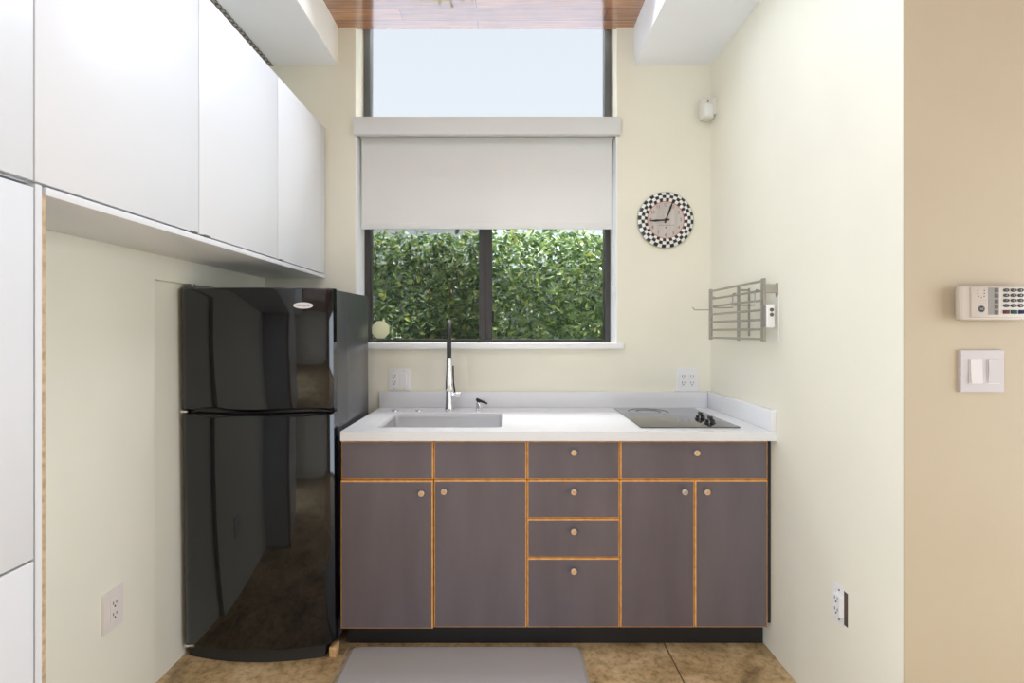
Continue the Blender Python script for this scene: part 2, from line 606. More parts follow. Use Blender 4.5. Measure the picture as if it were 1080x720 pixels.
b = MB(); b.box(-1.6, XR2, YREAR, 2.638, ZC, ZC + 0.12)
tag(b.build('ceiling', 'ceiling_planks', smooth=0), 'varnished brown plank ceiling mirroring the window', 'ceiling', kind='structure')
b = MB(); b.box(XL, -0.8976, YREAR, D, 2.735, ZC); b.box(-0.8977, -0.8956, YREAR, D, 2.7352, ZC, mi=1)
tag(b.build('ceiling_soffit', ['white_paint', 'soffit_cream'], smooth=0), 'white dropped soffit above the white wall cabinets', 'soffit', kind='structure')
b = MB(); b.box(0.679, XR, YB, D, 2.735, ZC)
tag(b.build('ceiling_soffit', 'white_paint', smooth=0), 'white dropped soffit above the clock side of the window', 'soffit', kind='structure')
b = MB(); b.box(XL, -1.241, 0.4, D, 2.729, 2.736)
tag(b.build('trim_1', 'vent_mesh', smooth=0), 'grey perforated vent strip between the soffit and the left wall', 'vent strip', kind='structure')

# window reveal lining, sill
b = MB()
b.box(OX0 - .001, OX0 + .006, D - .001, 2.765, ZS, 2.36)
b.box(OX1 - .006, OX1 + .001, D - .001, 2.765, ZS, 2.36)
tag(b.build('trim_2', 'white_trim', smooth=0), 'white lining on the sides of the lower window opening', 'window lining', kind='structure')
b = MB()
b.box(OX0, OX1, D - 0.02, 2.765, ZS - 0.03, ZS, 0.003)
b.box(OX0 - 0.03, OX1 + 0.03, D - 0.032, D, ZS - 0.031, ZS, 0.004)
tag(b.build('trim_3', 'white_trim'), 'white window sill board over the sink', 'window sill', kind='structure')
b = MB()
b.box(-0.806, 0.6025, D - 0.032, D - 0.002, PZ(141.5, 2.59), PZ(123, 2.59), 0.002)
b.box(OX0 + .001, OX1 - .001, D - 0.002, 2.755, 2.425, 2.448)
tag(b.build('trim_4', 'board_paint'), 'pale grey header board between the roller blind and the upper window', 'header board', kind='structure')

# lower sliding window
FY0, FY1 = 2.765, 2.83


def frame_ring(x0, x1, z0, z1, t, y0, y1, tb=None):
    tb = tb or t
    q = MB()
    q.box(x0, x0 + t, y0, y1, z0, z1, 0.002)
    q.box(x1 - t, x1, y0, y1, z0, z1, 0.002)
    q.box(x0 + t, x1 - t, y0 + .001, y1, z0, z0 + tb, 0.002)
    q.box(x0 + t, x1 - t, y0 + .001, y1, z1 - t, z1, 0.002)
    return q


w1 = thing('window_1', ((OX0 + OX1) / 2, FY0, ZS), 'dark bronze sliding window looking onto the leafy hedge', 'window', kind='structure')
frame_ring(OX0 + .001, OX1 - .001, ZS, 2.345, 0.036, FY0, FY1, 0.018).build('window_frame', 'window_bronze', w1)
xm0, xm1 = PX(506, 2.775), PX(519, 2.775)
b = MB()
b.box(xm0 - .004, xm0 + 0.030, FY0 + .006, FY1 - .02, ZS + .018, 2.31, 0.002)
b.box(xm0 + 0.024, xm1, FY0 + .014, FY1 - .005, ZS + .018, 2.31, 0.002)
b.build('meeting_stile', 'window_bronze', w1)
b = MB(); b.box(OX0 + .037, xm0 + 0.005, FY0 + .034, FY0 + .038, ZS + .018, 2.31)
b.build('glass_pane', 'glass', w1, smooth=0)
b = MB(); b.box(xm1 - .005, OX1 - .037, FY0 + .044, FY0 + .048, ZS + .018, 2.31)
b.build('glass_pane', 'glass', w1, smooth=0)
b = MB(); b.box(OX0 + .037, xm0 + 0.005, FY0 + .055, FY0 + .0555, ZS + .018, 2.31)
b.build('insect_screen', 'screen_mesh', w1, smooth=0)
b = MB(); b.box(xm1 - .001, xm1 + .011, FY0 + .010, FY0 + .03, PZ(341, 2.78), PZ(328, 2.78), 0.003)
b.build('latch', 'matte_black', w1)
# upper fixed window
w2 = thing('window_2', ((OX0 + OX1) / 2, FY0, 2.47), 'fixed clerestory window of plain sky above the header board', 'window', kind='structure')
frame_ring(OX0 + .001, OX1 - .001, 2.47, 3.12, 0.036, FY0, FY1).build('window_frame', 'window_bronze_lit', w2)
b = MB(); b.box(OX0 + .037, OX1 - .037, FY0 + .03, FY0 + .034, 2.506, 3.084)
b.build('glass_pane', 'glass', w2, smooth=0)

# octagonal sticker on the lower window glass
cxs, czs = PX(401, 2.79), PZ(347.5, 2.79)
b = MB()
b.prism([(0.053 * math.cos(R(22.5 + 45 * k)), 0.053 * math.sin(R(22.5 + 45 * k))) for k in range(8)], FY0 + .0325, FY0 + .0339, lambda u, v, h: (cxs + u, h, czs + v))
tag(b.build('window_sticker', 'sticker', origin=(cxs, FY0 + .033, czs), smooth=0), 'pale yellow octagonal sticker in the corner of the window glass', 'sticker')

# roller blind
bx0, bx1, by = PX(381.5, 2.66), PX(645, 2.66), 2.66
zb = PZ(241.5, 2.66)
bl = thing('roller_blind', ((bx0 + bx1) / 2, by, 2.395), 'white translucent roller blind half lowered over the window', 'blind')
b = MB(); b.cyl((bx0, by + .022, 2.392), (bx1, by + .022, 2.392), 0.021, n=28)
b.build('roller_tube', 'blind_fabric', bl)
b = MB(); b.box(bx0, bx1, by, by + .001, zb + 0.026, 2.392)
b.build('fabric', 'blind_fabric', bl, smooth=0)
b = MB(); b.box(bx0, bx1, by - .005, by + .008, zb, zb + 0.030, 0.003)
b.build('hem_bar', 'blind_fabric', bl)
for xx in (bx0 - .010, bx1):
    b = MB(); b.box(xx, xx + .010, by, by + .05, 2.362, 2.424, 0.002)
    b.build('bracket', 'plastic_white', bl)
b = MB()
xc = bx1 + 0.007
for k in range(70):
    z = 2.36 - k * 0.0125
    b.lathe([(0, -.002), (.0017, -.001), (.0017, .001), (0, .002)], (xc, by - .004, z), n=6)
b.tube([(xc, by - .004, 2.37), (xc, by - .004, 2.36 - 69 * .0125)], 0.0006, n=5)
b.build('bead_chain', 'plastic_white', bl)
b = MB()
zc = PZ(306, 2.66)
b.box(bx1 + .004, OX1 - .006, by - .012, by + .006, zc - .02, zc + .02, 0.003)
b.build('chain_holder', 'plastic_white', bl)

# ------------------------------------------------------------------ outside: hedge, wall behind, ground
b = MB(); b.box(-4.5, 4.5, 2.86, 9.5, -0.12, -0.02)
tag(b.build('ground', 'stucco', smooth=0), 'pale ground strip between the house and the hedge', 'ground', kind='structure')
b = MB(); b.box(-6, 6, 9.0, 9.2, 1.82, 3.15)
tag(b.build('terrace_wall', 'gray_stucco', smooth=0), 'grey green wall glimpsed over the top of the hedge', 'garden wall', kind='structure')
b = MB(); b.box(-4.5, 4.5, 3.86, 9.5, -0.02, 1.82)  # added block whose pale top supplies the ceiling's reflection
tag(b.build('added_reflector', 'stucco', smooth=0), 'added pale terrace showing in specks through the hedge', 'reflector', kind='structure')


def hedge(n, x0, x1, y0, y1, z0, z1):
    rnd = random.Random(11)
    V, Fc = [], []
    for i in range(n):
        x = rnd.uniform(x0, x1); z = z0 + (z1 - z0) * rnd.random() ** 0.5
        t = rnd.random() ** 1.7
        wav = 0.09 * math.sin(x * 5.1 + z * 2.3) + 0.07 * math.sin(z * 6.3 - x * 3.1 + 1.0)
        y = y0 + wav + t * (y1 - y0)
        ln = rnd.uniform(0.030, 0.064)
        wd = ln * rnd.uniform(0.42, 0.58)
        yaw = rnd.gauss(0, 0.75)
        pit = rnd.gauss(-0.5, 0.5)
        rol = rnd.uniform(-1.9, 1.9)
        M = Matrix.Rotation(yaw, 3, 'Z') @ Matrix.Rotation(pit, 3, 'X') @ Matrix.Rotation(rol, 3, 'Y')
        f = rnd.uniform(0.10, 0.30) * wd
        crv = rnd.uniform(-0.1, 0.25) * ln
        loc = [(0, 0, 0), (-wd * .42, -f, ln * .28), (-wd * .40, -f - crv * .4, ln * .65), (0, -crv, ln), (wd * .40, -f - crv * .4, ln * .65), (wd * .42, -f, ln * .28)]
        c = len(V)
        for p in loc:
            q = M @ Vector(p)
            V.append((x + q.x, y + q.y, z + q.z))
        Fc.append((c, c + 3, c + 2, c + 1))
        Fc.append((c, c + 5, c + 4, c + 3))
    me = bpy.data.meshes.new('hedge')
    me.from_pydata(V, [], Fc)
    me.materials.append(MATS['leaf'])
    o = bpy.data.objects.new('hedge', me)
    COL.objects.link(o)
    return o


hg = hedge(27000, -1.7, 1.5, 3.33, 3.72, 0.0, 2.0)
tag(hg, 'dense sunlit green hedge of small leaves outside the window', 'hedge', kind='stuff')
b = MB()
rnd = random.Random(5)
for k in range(70):
    p = Vector((rnd.uniform(-1.5, 1.3), rnd.uniform(3.36, 3.68), rnd.uniform(0.6, 1.7)))
    d = Vector((rnd.uniform(-.6, .6), rnd.uniform(-.15, .1), rnd.uniform(.2, .9))).normalized()
    ln = rnd.uniform(.15, .4)
    pts = [p + d * ln * t + Vector((rnd.uniform(-.012, .012), 0, rnd.uniform(-.012, .012))) for t in (0, .25, .5, .75, 1)]
    b.tube(pts, [.0045, .004, .0035, .0028, .0016], n=5)
tw = b.build('twigs', 'twig', hg)
tw['label'] = 'bare brown twigs among the leaves'
tw['kind'] = 'stuff'

# ------------------------------------------------------------------ refrigerator
FX0, FX1 = -1.300, -0.693
fr = thing('refrigerator', ((FX0 + FX1) / 2, 2.2, 0.0), 'glossy black top-freezer refrigerator standing in the wall recess', 'refrigerator')


def door_front(x, bulge=0.046, yedge=1.982):
    u = (x - (FX0 + FX1) / 2) / ((FX1 - FX0) / 2)
    return yedge - bulge * (1 - u * u) - (0.0 if abs(u) < .97 else -0.012 * ((abs(u) - .97) / .03) ** 2)


def door_slab(z0, z1, bev):
    n = 36
    xs = [FX0 + (FX1 - FX0) * k / n for k in range(n + 1)]
    zs = [z0, z0 + bev * .3, z0 + bev, z1 - bev, z1 - bev * .3, z1]
    off = [bev, bev * .3, 0, 0, bev * .3, bev]
    q = bmesh.new()
    grid = [[q.verts.new((x, door_front(x) + o, z)) for x in xs] for z, o in zip(zs, off)]
    yb = 2.036
    back = [[q.verts.new((x, yb, z)) for x in xs] for z in (z0, z1)]
    for a, c in zip(grid, grid[1:]):
        for k in range(n):
            q.faces.new((a[k], a[k + 1], c[k + 1], c[k]))
    for k in range(n):
        q.faces.new((grid[0][k], back[0][k], back[0][k + 1], grid[0][k + 1]))
        q.faces.new((grid[-1][k], grid[-1][k + 1], back[1][k + 1], back[1][k]))
        q.faces.new((back[0][k], back[1][k], back[1][k + 1], back[0][k + 1]))
    for s in (0, n):
        q.faces.new([g[s] for g in grid] + [back[1][s], back[0][s]])
    bmesh.ops.recalc_face_normals(q, faces=q.faces)
    mb = MB()
    mb._merge(q)
    return mb


b = MB(); b.box(FX0 + .004, FX1 - .002, 2.045, 2.50, 0.045, 1.490, 0.006)
b.build('body', 'fridge_side', fr)
b = MB()
b.box(FX0 + .012, FX1 - .012, 2.034, 2.047, 0.07, 1.005)
b.box(FX0 + .012, FX1 - .012, 2.034, 2.047, 1.02, 1.488)
b.build('gasket', 'gasket', fr)
ZG = 1.0025
fd = door_slab(ZG + 0.007, 1.493, 0.010).build('freezer_door', 'fridge_black', fr)
ld = door_slab(0.062, ZG - 0.007, 0.010).build('refrigerator_door', 'fridge_black', fr)


def handle(sign):
    q = bmesh.new()
    n = 48
    xa, xb = PX(202, 1.95), PX(349, 1.95)
    rows = []
    for k in range(n + 1):
        t = k / n
        x = xa + (xb - xa) * t
        # deep scoop near the hinge end, pinched in the middle, shallower scoop near the latch end
        h = 0.004 + 0.017 * math.exp(-((t - 0.16) / 0.15) ** 2) + 0.012 * math.exp(-((t - 0.78) / 0.20) ** 2)
        if t < 0.05:
            h *= t / 0.05
        if t > 0.95:
            h *= (1 - t) / 0.05
        h = max(h, 0.0015)
        y = door_front(x)
        dz = [0.000, 0.003, 0.45 * h, 0.8 * h, h, h * 1.02]
        dy = [0.012, -0.010, -0.014, -0.010, -0.002, 0.004]
        rows.append([q.verts.new((x, y + b_ * min(1, h / .008 + .25), ZG + sign * a_)) for a_, b_ in zip(dz, dy)])
    for r0, r1 in zip(rows, rows[1:]):
        for k in range(5):
            q.faces.new((r0[k], r1[k], r1[k + 1], r0[k + 1]))
    bmesh.ops.recalc_face_normals(q, faces=q.faces)
    # outward normals
    if sum(f.normal.y for f in q.faces) > 0:
        bmesh.ops.reverse_faces(q, faces=q.faces)
    mb = MB(); mb._merge(q)
    return mb


handle(1).build('handle', 'matte_black', fd)
handle(-1).build('handle', 'matte_black', ld)
# badge
bxx, bzz = PX(321.5, 1.945), PZ(321, 1.945)
ang = math.atan2(door_front(bxx + .02) - door_front(bxx - .02), 0.04)
byy = door_front(bxx)


def on_badge(u, v, h):
    return (bxx + u * math.cos(ang) + h * math.sin(ang), byy + u * math.sin(ang) - h * math.cos(ang), bzz + v)


b = MB()
ov = [(0.036 * math.cos(2 * math.pi * k / 40), 0.0125 * math.sin(2 * math.pi * k / 40)) for k in range(40)]
b.prism(ov, -0.002, 0.003, on_badge)
bd = b.build('badge', 'badge_silver', fd)
b = MB(); b.text('Whirlpool', lambda u, v, h: on_badge(u + v * 0.2, v, 0.0033 + h), 0.0125)
b.build('badge_lettering', 'badge_text', bd, smooth=0)
# hinges, kick plate, feet
b = MB(); b.box(FX0 + .004, FX0 + .035, door_front(FX0 + .02) - .004, 2.05, ZG - .0045, ZG + .0045, 0.001)
b.build('hinge', 'chrome', fr)['label'] = 'bright middle hinge'
b = MB(); b.box(FX0 + .004, FX0 + .045, door_front(FX0 + .02) + .004, 2.05, 0.050, 0.060, 0.001)
b.build('hinge', 'chrome', fr)['label'] = 'bright lower hinge'
b = MB()
b.box(FX0 + .005, FX0 + .105, 2.0, 2.13, 1.4935, 1.501, 0.003)
b.cyl((FX0 + .025, 2.02, 1.492), (FX0 + .025, 2.02, 1.512), 0.013, n=20)
b.build('hinge_cover', 'gray_metal', fr)
q = MB()
pts = [(FX0 + .01 + (FX1 - FX0 - .05) * k / 24, 0) for k in range(25)]
poly = [(x, door_front(x) + 0.022) for x, _ in pts] + [(pts[-1][0], 2.07), (pts[0][0], 2.07)]
q.prism(poly, 0.004, 0.052, lambda u, v, h: (u, v, h))
q.build('kick_grille', 'gasket', fr)
for fx in (FX0 + .05, FX1 - .09):
    for fy in (2.10, 2.44):
        b = MB(); b.cyl((fx, fy, 0.0), (fx, fy, 0.047), 0.016, n=16)
        b.build('foot', 'matte_black', fr)
# the whole fridge leans slightly forward
fr.location = (fr.location.x, 2.2, 0.0)
fr.rotation_euler = (R(1.05), 0, 0)

b = MB(); b.box(-0.716, -0.688, 1.985, 2.030, 0.0, 0.040, 0.002)
tag(b.build('wood_shim', 'pine', origin=(-0.696, 2.05, 0)), 'small raw pine block tucked under the corner of the fridge', 'wood block')

# ------------------------------------------------------------------ white wall cabinets and tall cabinet
XF = -0.962
ZD0, ZD1 = 1.621, 2.392
G = 0.0019


def wall_cabinet(y0, y1, label, latch):
    t = thing('wall_cabinet', (-1.12, (y0 + y1) / 2, 1.62), label, 'cabinet', 'white wall cabinets along the left wall')
    q = MB(); q.box(XL + .001, XF - .021, y0 + .0005, y1 - .0005, 1.6195, ZD1 - .001)
    q.build('body', 'white_laminate', t, smooth=0)
    q = MB(); q.box(XF - .019, XF, y0 + G, y1 - G, ZD0 + .0015, ZD1, 0.0012)
    dr = q.build('door', 'white_laminate', t)
    for yl in latch:
        q = MB(); q.box(XF - .012, XF + .002, yl - .016, yl + .016, ZD0 - .0025, ZD0 + .004, 0.001)
        q.build('finger_pull', 'gray_metal', dr)
    return t


YC = [0.465, 1.0024, 1.540, 2.0705, 2.612]
wall_cabinet(YC[3], YC[4], 'white wall cabinet nearest the window, above the fridge', [2.105])
wall_cabinet(YC[2], YC[3], 'white wall cabinet next after the one nearest the window', [1.582])
wall_cabinet(YC[1], YC[2], 'wide white wall cabinet just past the tall pantry cabinet', [1.515])
wall_cabinet(YC[0], YC[1], 'white wall cabinet directly above the tall pantry cabinet', [])
b = MB(); b.box(XL + .001, XF, 1.0275, 2.614, 1.600, 1.6175, 0.001)
tag(b.build('shelf_board', 'white_laminate', origin=(-1.12, 1.8, 1.6)), 'long white board forming the underside of the wall cabinets', 'board')

tc_ = thing('tall_cabinet', (-1.12, 0.65, 0), 'tall white pantry cabinet at the near end of the wall cabinets', 'cabinet')
b = MB(); b.box(XL + .001, XF - .021, -0.07, 1.0035, 0.0, 1.612)
b.build('body', 'white_laminate', tc_, smooth=0)
b = MB(); b.box(XL + .001, XF, 1.0045, 1.0185, 0.0, 1.6175)
b.build('end_panel', 'white_laminate', tc_, smooth=0)
b = MB(); b.box(XF - .03, XF - .0005, 1.0187, 1.0270, 0.0, 1.599)
b.build('raw_edge', 'raw_board', tc_, smooth=0)['label'] = 'thin raw brown edge'
for z0, z1 in ((0.10, 0.848), (0.853, 1.609)):
    for y0, y1 in ((-0.068, 0.463), (0.465, 1.002)):
        b = MB(); b.box(XF - .019, XF, y0 + .001, y1 - .001, z0, z1, 0.0012)
        b.build('door', 'white_laminate', tc_)

# ------------------------------------------------------------------ base cabinets
YF = 2.003


def slab(x0, x1, z0, z1, y=YF, t=0.019, ch=0.0052):
    """black laminate panel whose chamfered plywood edge shows all round"""
    q = bmesh.new()
    a = [q.verts.new(p) for p in ((x0 + ch, y, z0 + ch), (x1 - ch, y, z0 + ch), (x1 - ch, y, z1 - ch), (x0 + ch, y, z1 - ch))]
    c = [q.verts.new(p) for p in ((x0, y + ch * .8, z0), (x1, y + ch * .8, z0), (x1, y + ch * .8, z1), (x0, y + ch * .8, z1))]
    e = [q.verts.new(p) for p in ((x0, y + t, z0), (x1, y + t, z0), (x1, y + t, z1), (x0, y + t, z1))]
    f = q.faces.new(a); f.material_index = 0
    for k in range(4):
        k2 = (k + 1) % 4
        q.faces.new((a[k], c[k], c[k2], a[k2])).material_index = 1
        q.faces.new((c[k], e[k], e[k2], c[k2])).material_index = 1
    q.faces.new(e[::-1]).material_index = 1
    bmesh.ops.recalc_face_normals(q, faces=q.faces)
    mb = MB(); mb._merge(q)
    return mb


def knob(x, z, parent, mat=('black_rubber', 'plywood_edge', 'knob_rim')):
    q = MB()
    q.cyl((x, YF + .001, z), (x, YF - .020, z), 0.0048, n=12)
    q.lathe([(0.0, 0.0), (0.0088, 0.0), (0.0115, 0.002), (0.0115, 0.008), (0.0100, 0.0105), (0.0078, 0.0107)], (x, YF - .017, z), (0, -1, 0), n=24, mi=2)
    q.lathe([(0.0078, 0.0100), (0.0078, 0.0106), (0.0, 0.0112)], (x, YF - .017, z), (0, -1, 0), n=24, mi=1)
    return q.build('knob', list(mat), parent)


XCOL = [-0.6747, -0.2966, 0.0842, 0.4634, 0.7678, 1.0659]
ZT, Z1, Z2, Z3, ZB = 0.8704, 0.7120, 0.5540, 0.3940, 0.1096
g = 0.0011


def kx(x): return PX(x, YF - .027)
def kz(y): return PZ(y, YF - .027)


def carcass(x0, x1, parent):
    q = MB()
    y0, y1 = YF + .0205, 2.60
    q.box(x0 + .001, x0 + .017, y0, y1, ZB, 0.874)
    q.box(x1 - .017, x1 - .001, y0, y1, ZB, 0.874)
    q.box(x0 + .017, x1 - .017, y0, y1, ZB, ZB + .016)
    q.box(x0 + .017, x1 - .017, y1 - .012, y1, ZB + .016, 0.874)
    q.box(x0 + .017, x1 - .017, y0, y0 + .02, Z1 - .02, Z1 + .02)
    return q.build('body', 'carcass_black', parent, smooth=0)


GRP = 'black base cabinets under the white counter'
sc_ = thing('base_cabinet', (XCOL[1], 2.3, 0.11), 'black base cabinet with two doors under the sink', 'cabinet', GRP)
carcass(XCOL[0], XCOL[2], sc_)
for i, kxx, kyy in ((0, 444, 520.9), (1, 468, 519)):
    slab(XCOL[i] + g, XCOL[i + 1] - g, Z1 + g, ZT).build('false_front', ['black_laminate', 'plywood_edge'], sc_, smooth=0)
    dr = slab(XCOL[i] + g - (.001 if i == 0 else 0), XCOL[i + 1] - g - (.0012 if i == 0 else 0), ZB - (.003 if i == 0 else 0), Z1 - g - (.001 if i == 0 else 0), y=YF - (.003 if i == 0 else 0)).build('door', ['black_laminate', 'plywood_edge'], sc_, smooth=0)
    knob(kx(kxx), kz(kyy), dr)

dc = thing('base_cabinet', ((XCOL[2] + XCOL[3]) / 2, 2.3, 0.11), 'narrow black base cabinet of four stacked drawers', 'cabinet', GRP)
carcass(XCOL[2], XCOL[3], dc)
for z0, z1, ky in ((Z1, ZT + g, 477.6), (Z2, Z1, 519.4), (Z3, Z2, 561.3), (ZB - g, Z3, 603.2)):
    dr = slab(XCOL[2] + g, XCOL[3] - g, z0 + g, z1 - g).build('drawer', ['black_laminate', 'plywood_edge'], dc, smooth=0)
    knob(kx(605.5), kz(ky), dr)

cc = thing('base_cabinet', ((XCOL[3] + XCOL[5]) / 2, 2.3, 0.11), 'black base cabinet with one wide drawer under the cooktop', 'cabinet', GRP)
carcass(XCOL[3], XCOL[5], cc)
dr = slab(XCOL[3] + g, XCOL[5], Z1 + g, ZT).build('drawer', ['black_laminate', 'plywood_edge'], cc, smooth=0)
knob(kx(735.8), kz(478), dr)
dr = slab(XCOL[3] + g, XCOL[4] - g, ZB, Z1 - g).build('door', ['black_laminate', 'plywood_edge'], cc, smooth=0)
knob(kx(723), kz(519.4), dr, ('black_rubber', 'knob_gray', 'knob_rim'))['label'] = 'worn grey knob'
dr = slab(XCOL[4] + g, XCOL[5], ZB, Z1 - g).build('door', ['black_laminate', 'plywood_edge'], cc, smooth=0)
knob(kx(746.8), kz(519.4), dr)
b = MB(); b.box(XCOL[5] + .001, XR - .001, YF + .02, YF + .04, PZ(657, 2.02), 0.8755)
b.build('filler_strip', 'carcass_black', cc, smooth=0)

b = MB(); b.box(-0.672, XR - .004, 2.08, 2.096, 0.0, ZB - .001)
tag(b.build('toe_kick', 'toe_black', origin=(0.2, 2.088, 0), smooth=0), 'black recessed toe kick board below the base cabinets', 'toe kick')

# ------------------------------------------------------------------ counter, sink, tap, cooktop
CX0, CX1, CY0, CY1, CZ0, CZ1 = -0.668, XR - .0005, 1.978, 2.6195, 0.876, 0.9145
SX0, SX1, SY0, SY1 = -0.545, -0.020, 2.063, 2.418


def rrect(x0, x1, y0, y1, r, n=5):
    o = []
    for cx, cy, a0 in ((x1 - r, y1 - r, 0), (x0 + r, y1 - r, 90), (x0 + r, y0 + r, 180), (x1 - r, y0 + r, 270)):
        for k in range(n + 1):
            a = R(a0 + 90 * k / n)
            o.append((cx + r * math.cos(a), cy + r * math.sin(a)))
    return o


ct = thing('countertop', ((CX0 + CX1) / 2, 2.3, CZ0), 'white quartz countertop with cut-out sink and low upstands', 'countertop')
b = MB()
q = b.bm
r_ = 0.02
inner = rrect(SX0, SX1, SY0, SY1, r_)
n6 = len(inner) // 4
outer_c = [(CX1, CY1), (CX0, CY1), (CX0, CY0), (CX1, CY0)]
for z, up in ((CZ1, True), (CZ1 - .015, False)):
    vi = [q.verts.new((x, y, z)) for x, y in inner]
    vo = [q.verts.new((x, y, z)) for x, y in outer_c]
    for s in range(4):
        seg = vi[s * n6:(s + 1) * n6]
        nxt = vi[((s + 1) * n6) % len(vi)]
        f1 = [vo[s]] + seg[::-1]
        f2 = [vo[s], vo[(s + 1) % 4], nxt, seg[-1]]
        for f in (f1, f2):
            q.faces.new(f)
    if up:
        top = (vi, vo)
    else:
        bot = (vi, vo)
for k in range(len(inner)):
    k2 = (k + 1) % len(inner)
    q.faces.new((top[0][k], top[0][k2], bot[0][k2], bot[0][k]))
for k in range(4):
    k2 = (k + 1) % 4
    q.faces.new((top[1][k], bot[1][k], bot[1][k2], top[1][k2]))
bmesh.ops.recalc_face_normals(q, faces=q.faces)
b.box(CX0, CX1, CY0, CY0 + .020, CZ0, CZ1 - .015)
b.box(CX0, CX0 + .020, CY0 + .020, CY1, CZ0, CZ1 - .015)
b.build('slab', 'quartz', ct, smooth=0)
b = MB(); b.box(CX0 - .003, CX1 - .0235, CY1 - .020, CY1 - .0002, CZ1 + .0002, 0.9985, 0.0015)
b.build('backsplash', 'quartz', ct)
b = MB(); b.box(CX1 - .023, CX1, CY0 + .001, CY1 - .0002, CZ1 + .0002, 0.9995, 0.0015)
b.build('side_splash', 'quartz', ct)

sk = thing('kitchen_sink', ((SX0 + SX1) / 2, (SY0 + SY1) / 2, 0.70), 'stainless steel undermount sink in the white counter', 'sink')
b = MB()
q = b.bm
lev = [(0.004, CZ1 - .0162, .024), (0.004, 0.745, .024), (-0.010, 0.722, .03), (-0.05, 0.716, .03)]
rings = []
for off, z, rr in lev:
    rings.append([q.verts.new((x, y, z)) for x, y in rrect(SX0 - off, SX1 + off, SY0 - off, SY1 + off, rr)])
flange = [q.verts.new((x, y, CZ1 - .0162)) for x, y in rrect(SX0 - .025, SX1 + .025, SY0 - .018, SY1 + .025, .03)]
rings = [flange] + rings
for a, c in zip(rings, rings[1:]):
    for k in range(len(a)):
        k2 = (k + 1) % len(a)
        q.faces.new((a[k], a[k2], c[k2], c[k]))
q.faces.new(rings[-1])
bmesh.ops.recalc_face_normals(q, faces=q.faces)
b.build('bowl', 'stainless', sk, smooth=40)
b = MB(); b.lathe([(0, .004), (.032, .004), (.042, .003), (.045, 0), (0, 0)], ((SX0 + SX1) / 2, 2.30, 0.7162), n=28)
b.build('drain', 'chrome', sk)

for i, xx in enumerate((417.2, 442.2)):
    x = PX(xx, 2.503)
    b = MB(); b.lathe([(0, .006), (.012, .0055), (.019, .003), (.0205, 0), (0, 0)], (x, 2.503, CZ1 + .0002), n=28)
    tag(b.build('hole_cover', 'chrome', origin=(x, 2.503, CZ1)), ('small chrome hole cover on the counter nearest the fridge', 'small chrome hole cover on the counter midway to the faucet')[i], 'hole cover', 'chrome hole covers behind the sink')

# faucet
fx, fy = PX(473.6, 2.5), 2.500
fa = thing('kitchen_faucet', (fx, fy, CZ1), 'tall chrome and black pull-down faucet behind the sink', 'faucet')
b = MB()
b.lathe([(0, 0), (.025, 0), (.025, .006), (.021, .011), (.0185, .03), (.018, .060), (.0165, .085), (.0165, .19), (.0135, .205), (0, .205)], (fx, fy, CZ1 + .0002), n=32)
b.build('column', 'chrome', fa)
arc = []
SWV = 0.0215
rad = 0.092
zt = PZ(337, 2.40) - rad - .010
arc.append((fx, fy, CZ1 + .19))
arc.append((fx, fy, zt - .06))
for k in range(17):
    a = math.pi * k / 16
    arc.append((fx + SWV * (1 - math.cos(a)) / 2, fy - rad + rad * math.cos(a), zt + rad * math.sin(a)))
arc.append((fx + SWV, fy - 2 * rad, zt - .085))
b = MB(); b.tube(arc, 0.0112, n=18)
b.build('spout_hose', 'black_rubber', fa)
b = MB()
ysp = fy - 2 * rad
b.lathe([(0, 0), (.0125, 0), (.0135, .012), (.0135, .05), (.016, .08), (.018, .115), (.018, .150), (.0165, .155), (0, .155)], (fx + SWV, ysp, zt - .08), (0, 0, -1), n=28)
b.build('spray_head', 'chrome', fa)
b = MB(); b.tube([(fx, fy, zt - .10), (fx + SWV, ysp, zt - .10)], .005, n=10)
b.build('docking_arm', 'chrome', fa)
b = MB()
zl = PZ(415.5, 2.5)
b.cyl((fx, fy, zl), (fx + .060, fy, zl), 0.0135, n=20, bev=.002)
hb = b.build('handle_body', 'chrome', fa)
b = MB(); b.tube([(fx + .030, fy - .004, zl + .010), (fx + .024, fy - .02, zl + .06), (fx + .024, fy - .03, zl + .145)], [.0045, .0042, .0038], n=12)
b.build('lever', 'black_rubber', hb)

# soap dispenser
sx_, sy_ = PX(504.5, 2.5), 2.503
so = thing('soap_dispenser', (sx_, sy_, CZ1), 'short chrome soap dispenser with black nozzle beside the faucet', 'soap dispenser')
b = MB(); b.lathe([(0, 0), (.0155, 0), (.0155, .004), (.0125, .008), (.0125, .038), (.010, .042), (0, .042)], (sx_, sy_, CZ1 + .0002), n=26)
b.build('pump_body', 'chrome', so)
b = MB()
b.tube([(sx_ - .008, sy_, CZ1 + .056), (sx_ + .008, sy_ - .01, CZ1 + .052), (sx_ + .045, sy_ - .03, CZ1 + .040)], [.0085, .0075, .005], n=14)
b.cyl((sx_, sy_, CZ1 + .040), (sx_, sy_, CZ1 + .052), .0075, n=18)
b.build('nozzle', 'black_rubber', so)

# cooktop
KX0, KX1, KY0, KY1 = 0.560, 0.975, 2.046, 2.566
ck_ = thing('cooktop', ((KX0 + KX1) / 2, (KY0 + KY1) / 2, CZ1), 'black glass two-burner electric cooktop set on the counter', 'cooktop')
b = MB(); b.box(KX0, KX1, KY0, KY1, CZ1 + .0003, CZ1 + .0055, .0018)
b.build('glass_top', 'cooktop_glass', ck_)


def ringmesh(cx, cy, r, w, z):
    q = MB()
    q.lathe([(r - w, 0), (r - w, .0005), (r, .0005), (r, 0)], (cx, cy, z), n=64)
    return q


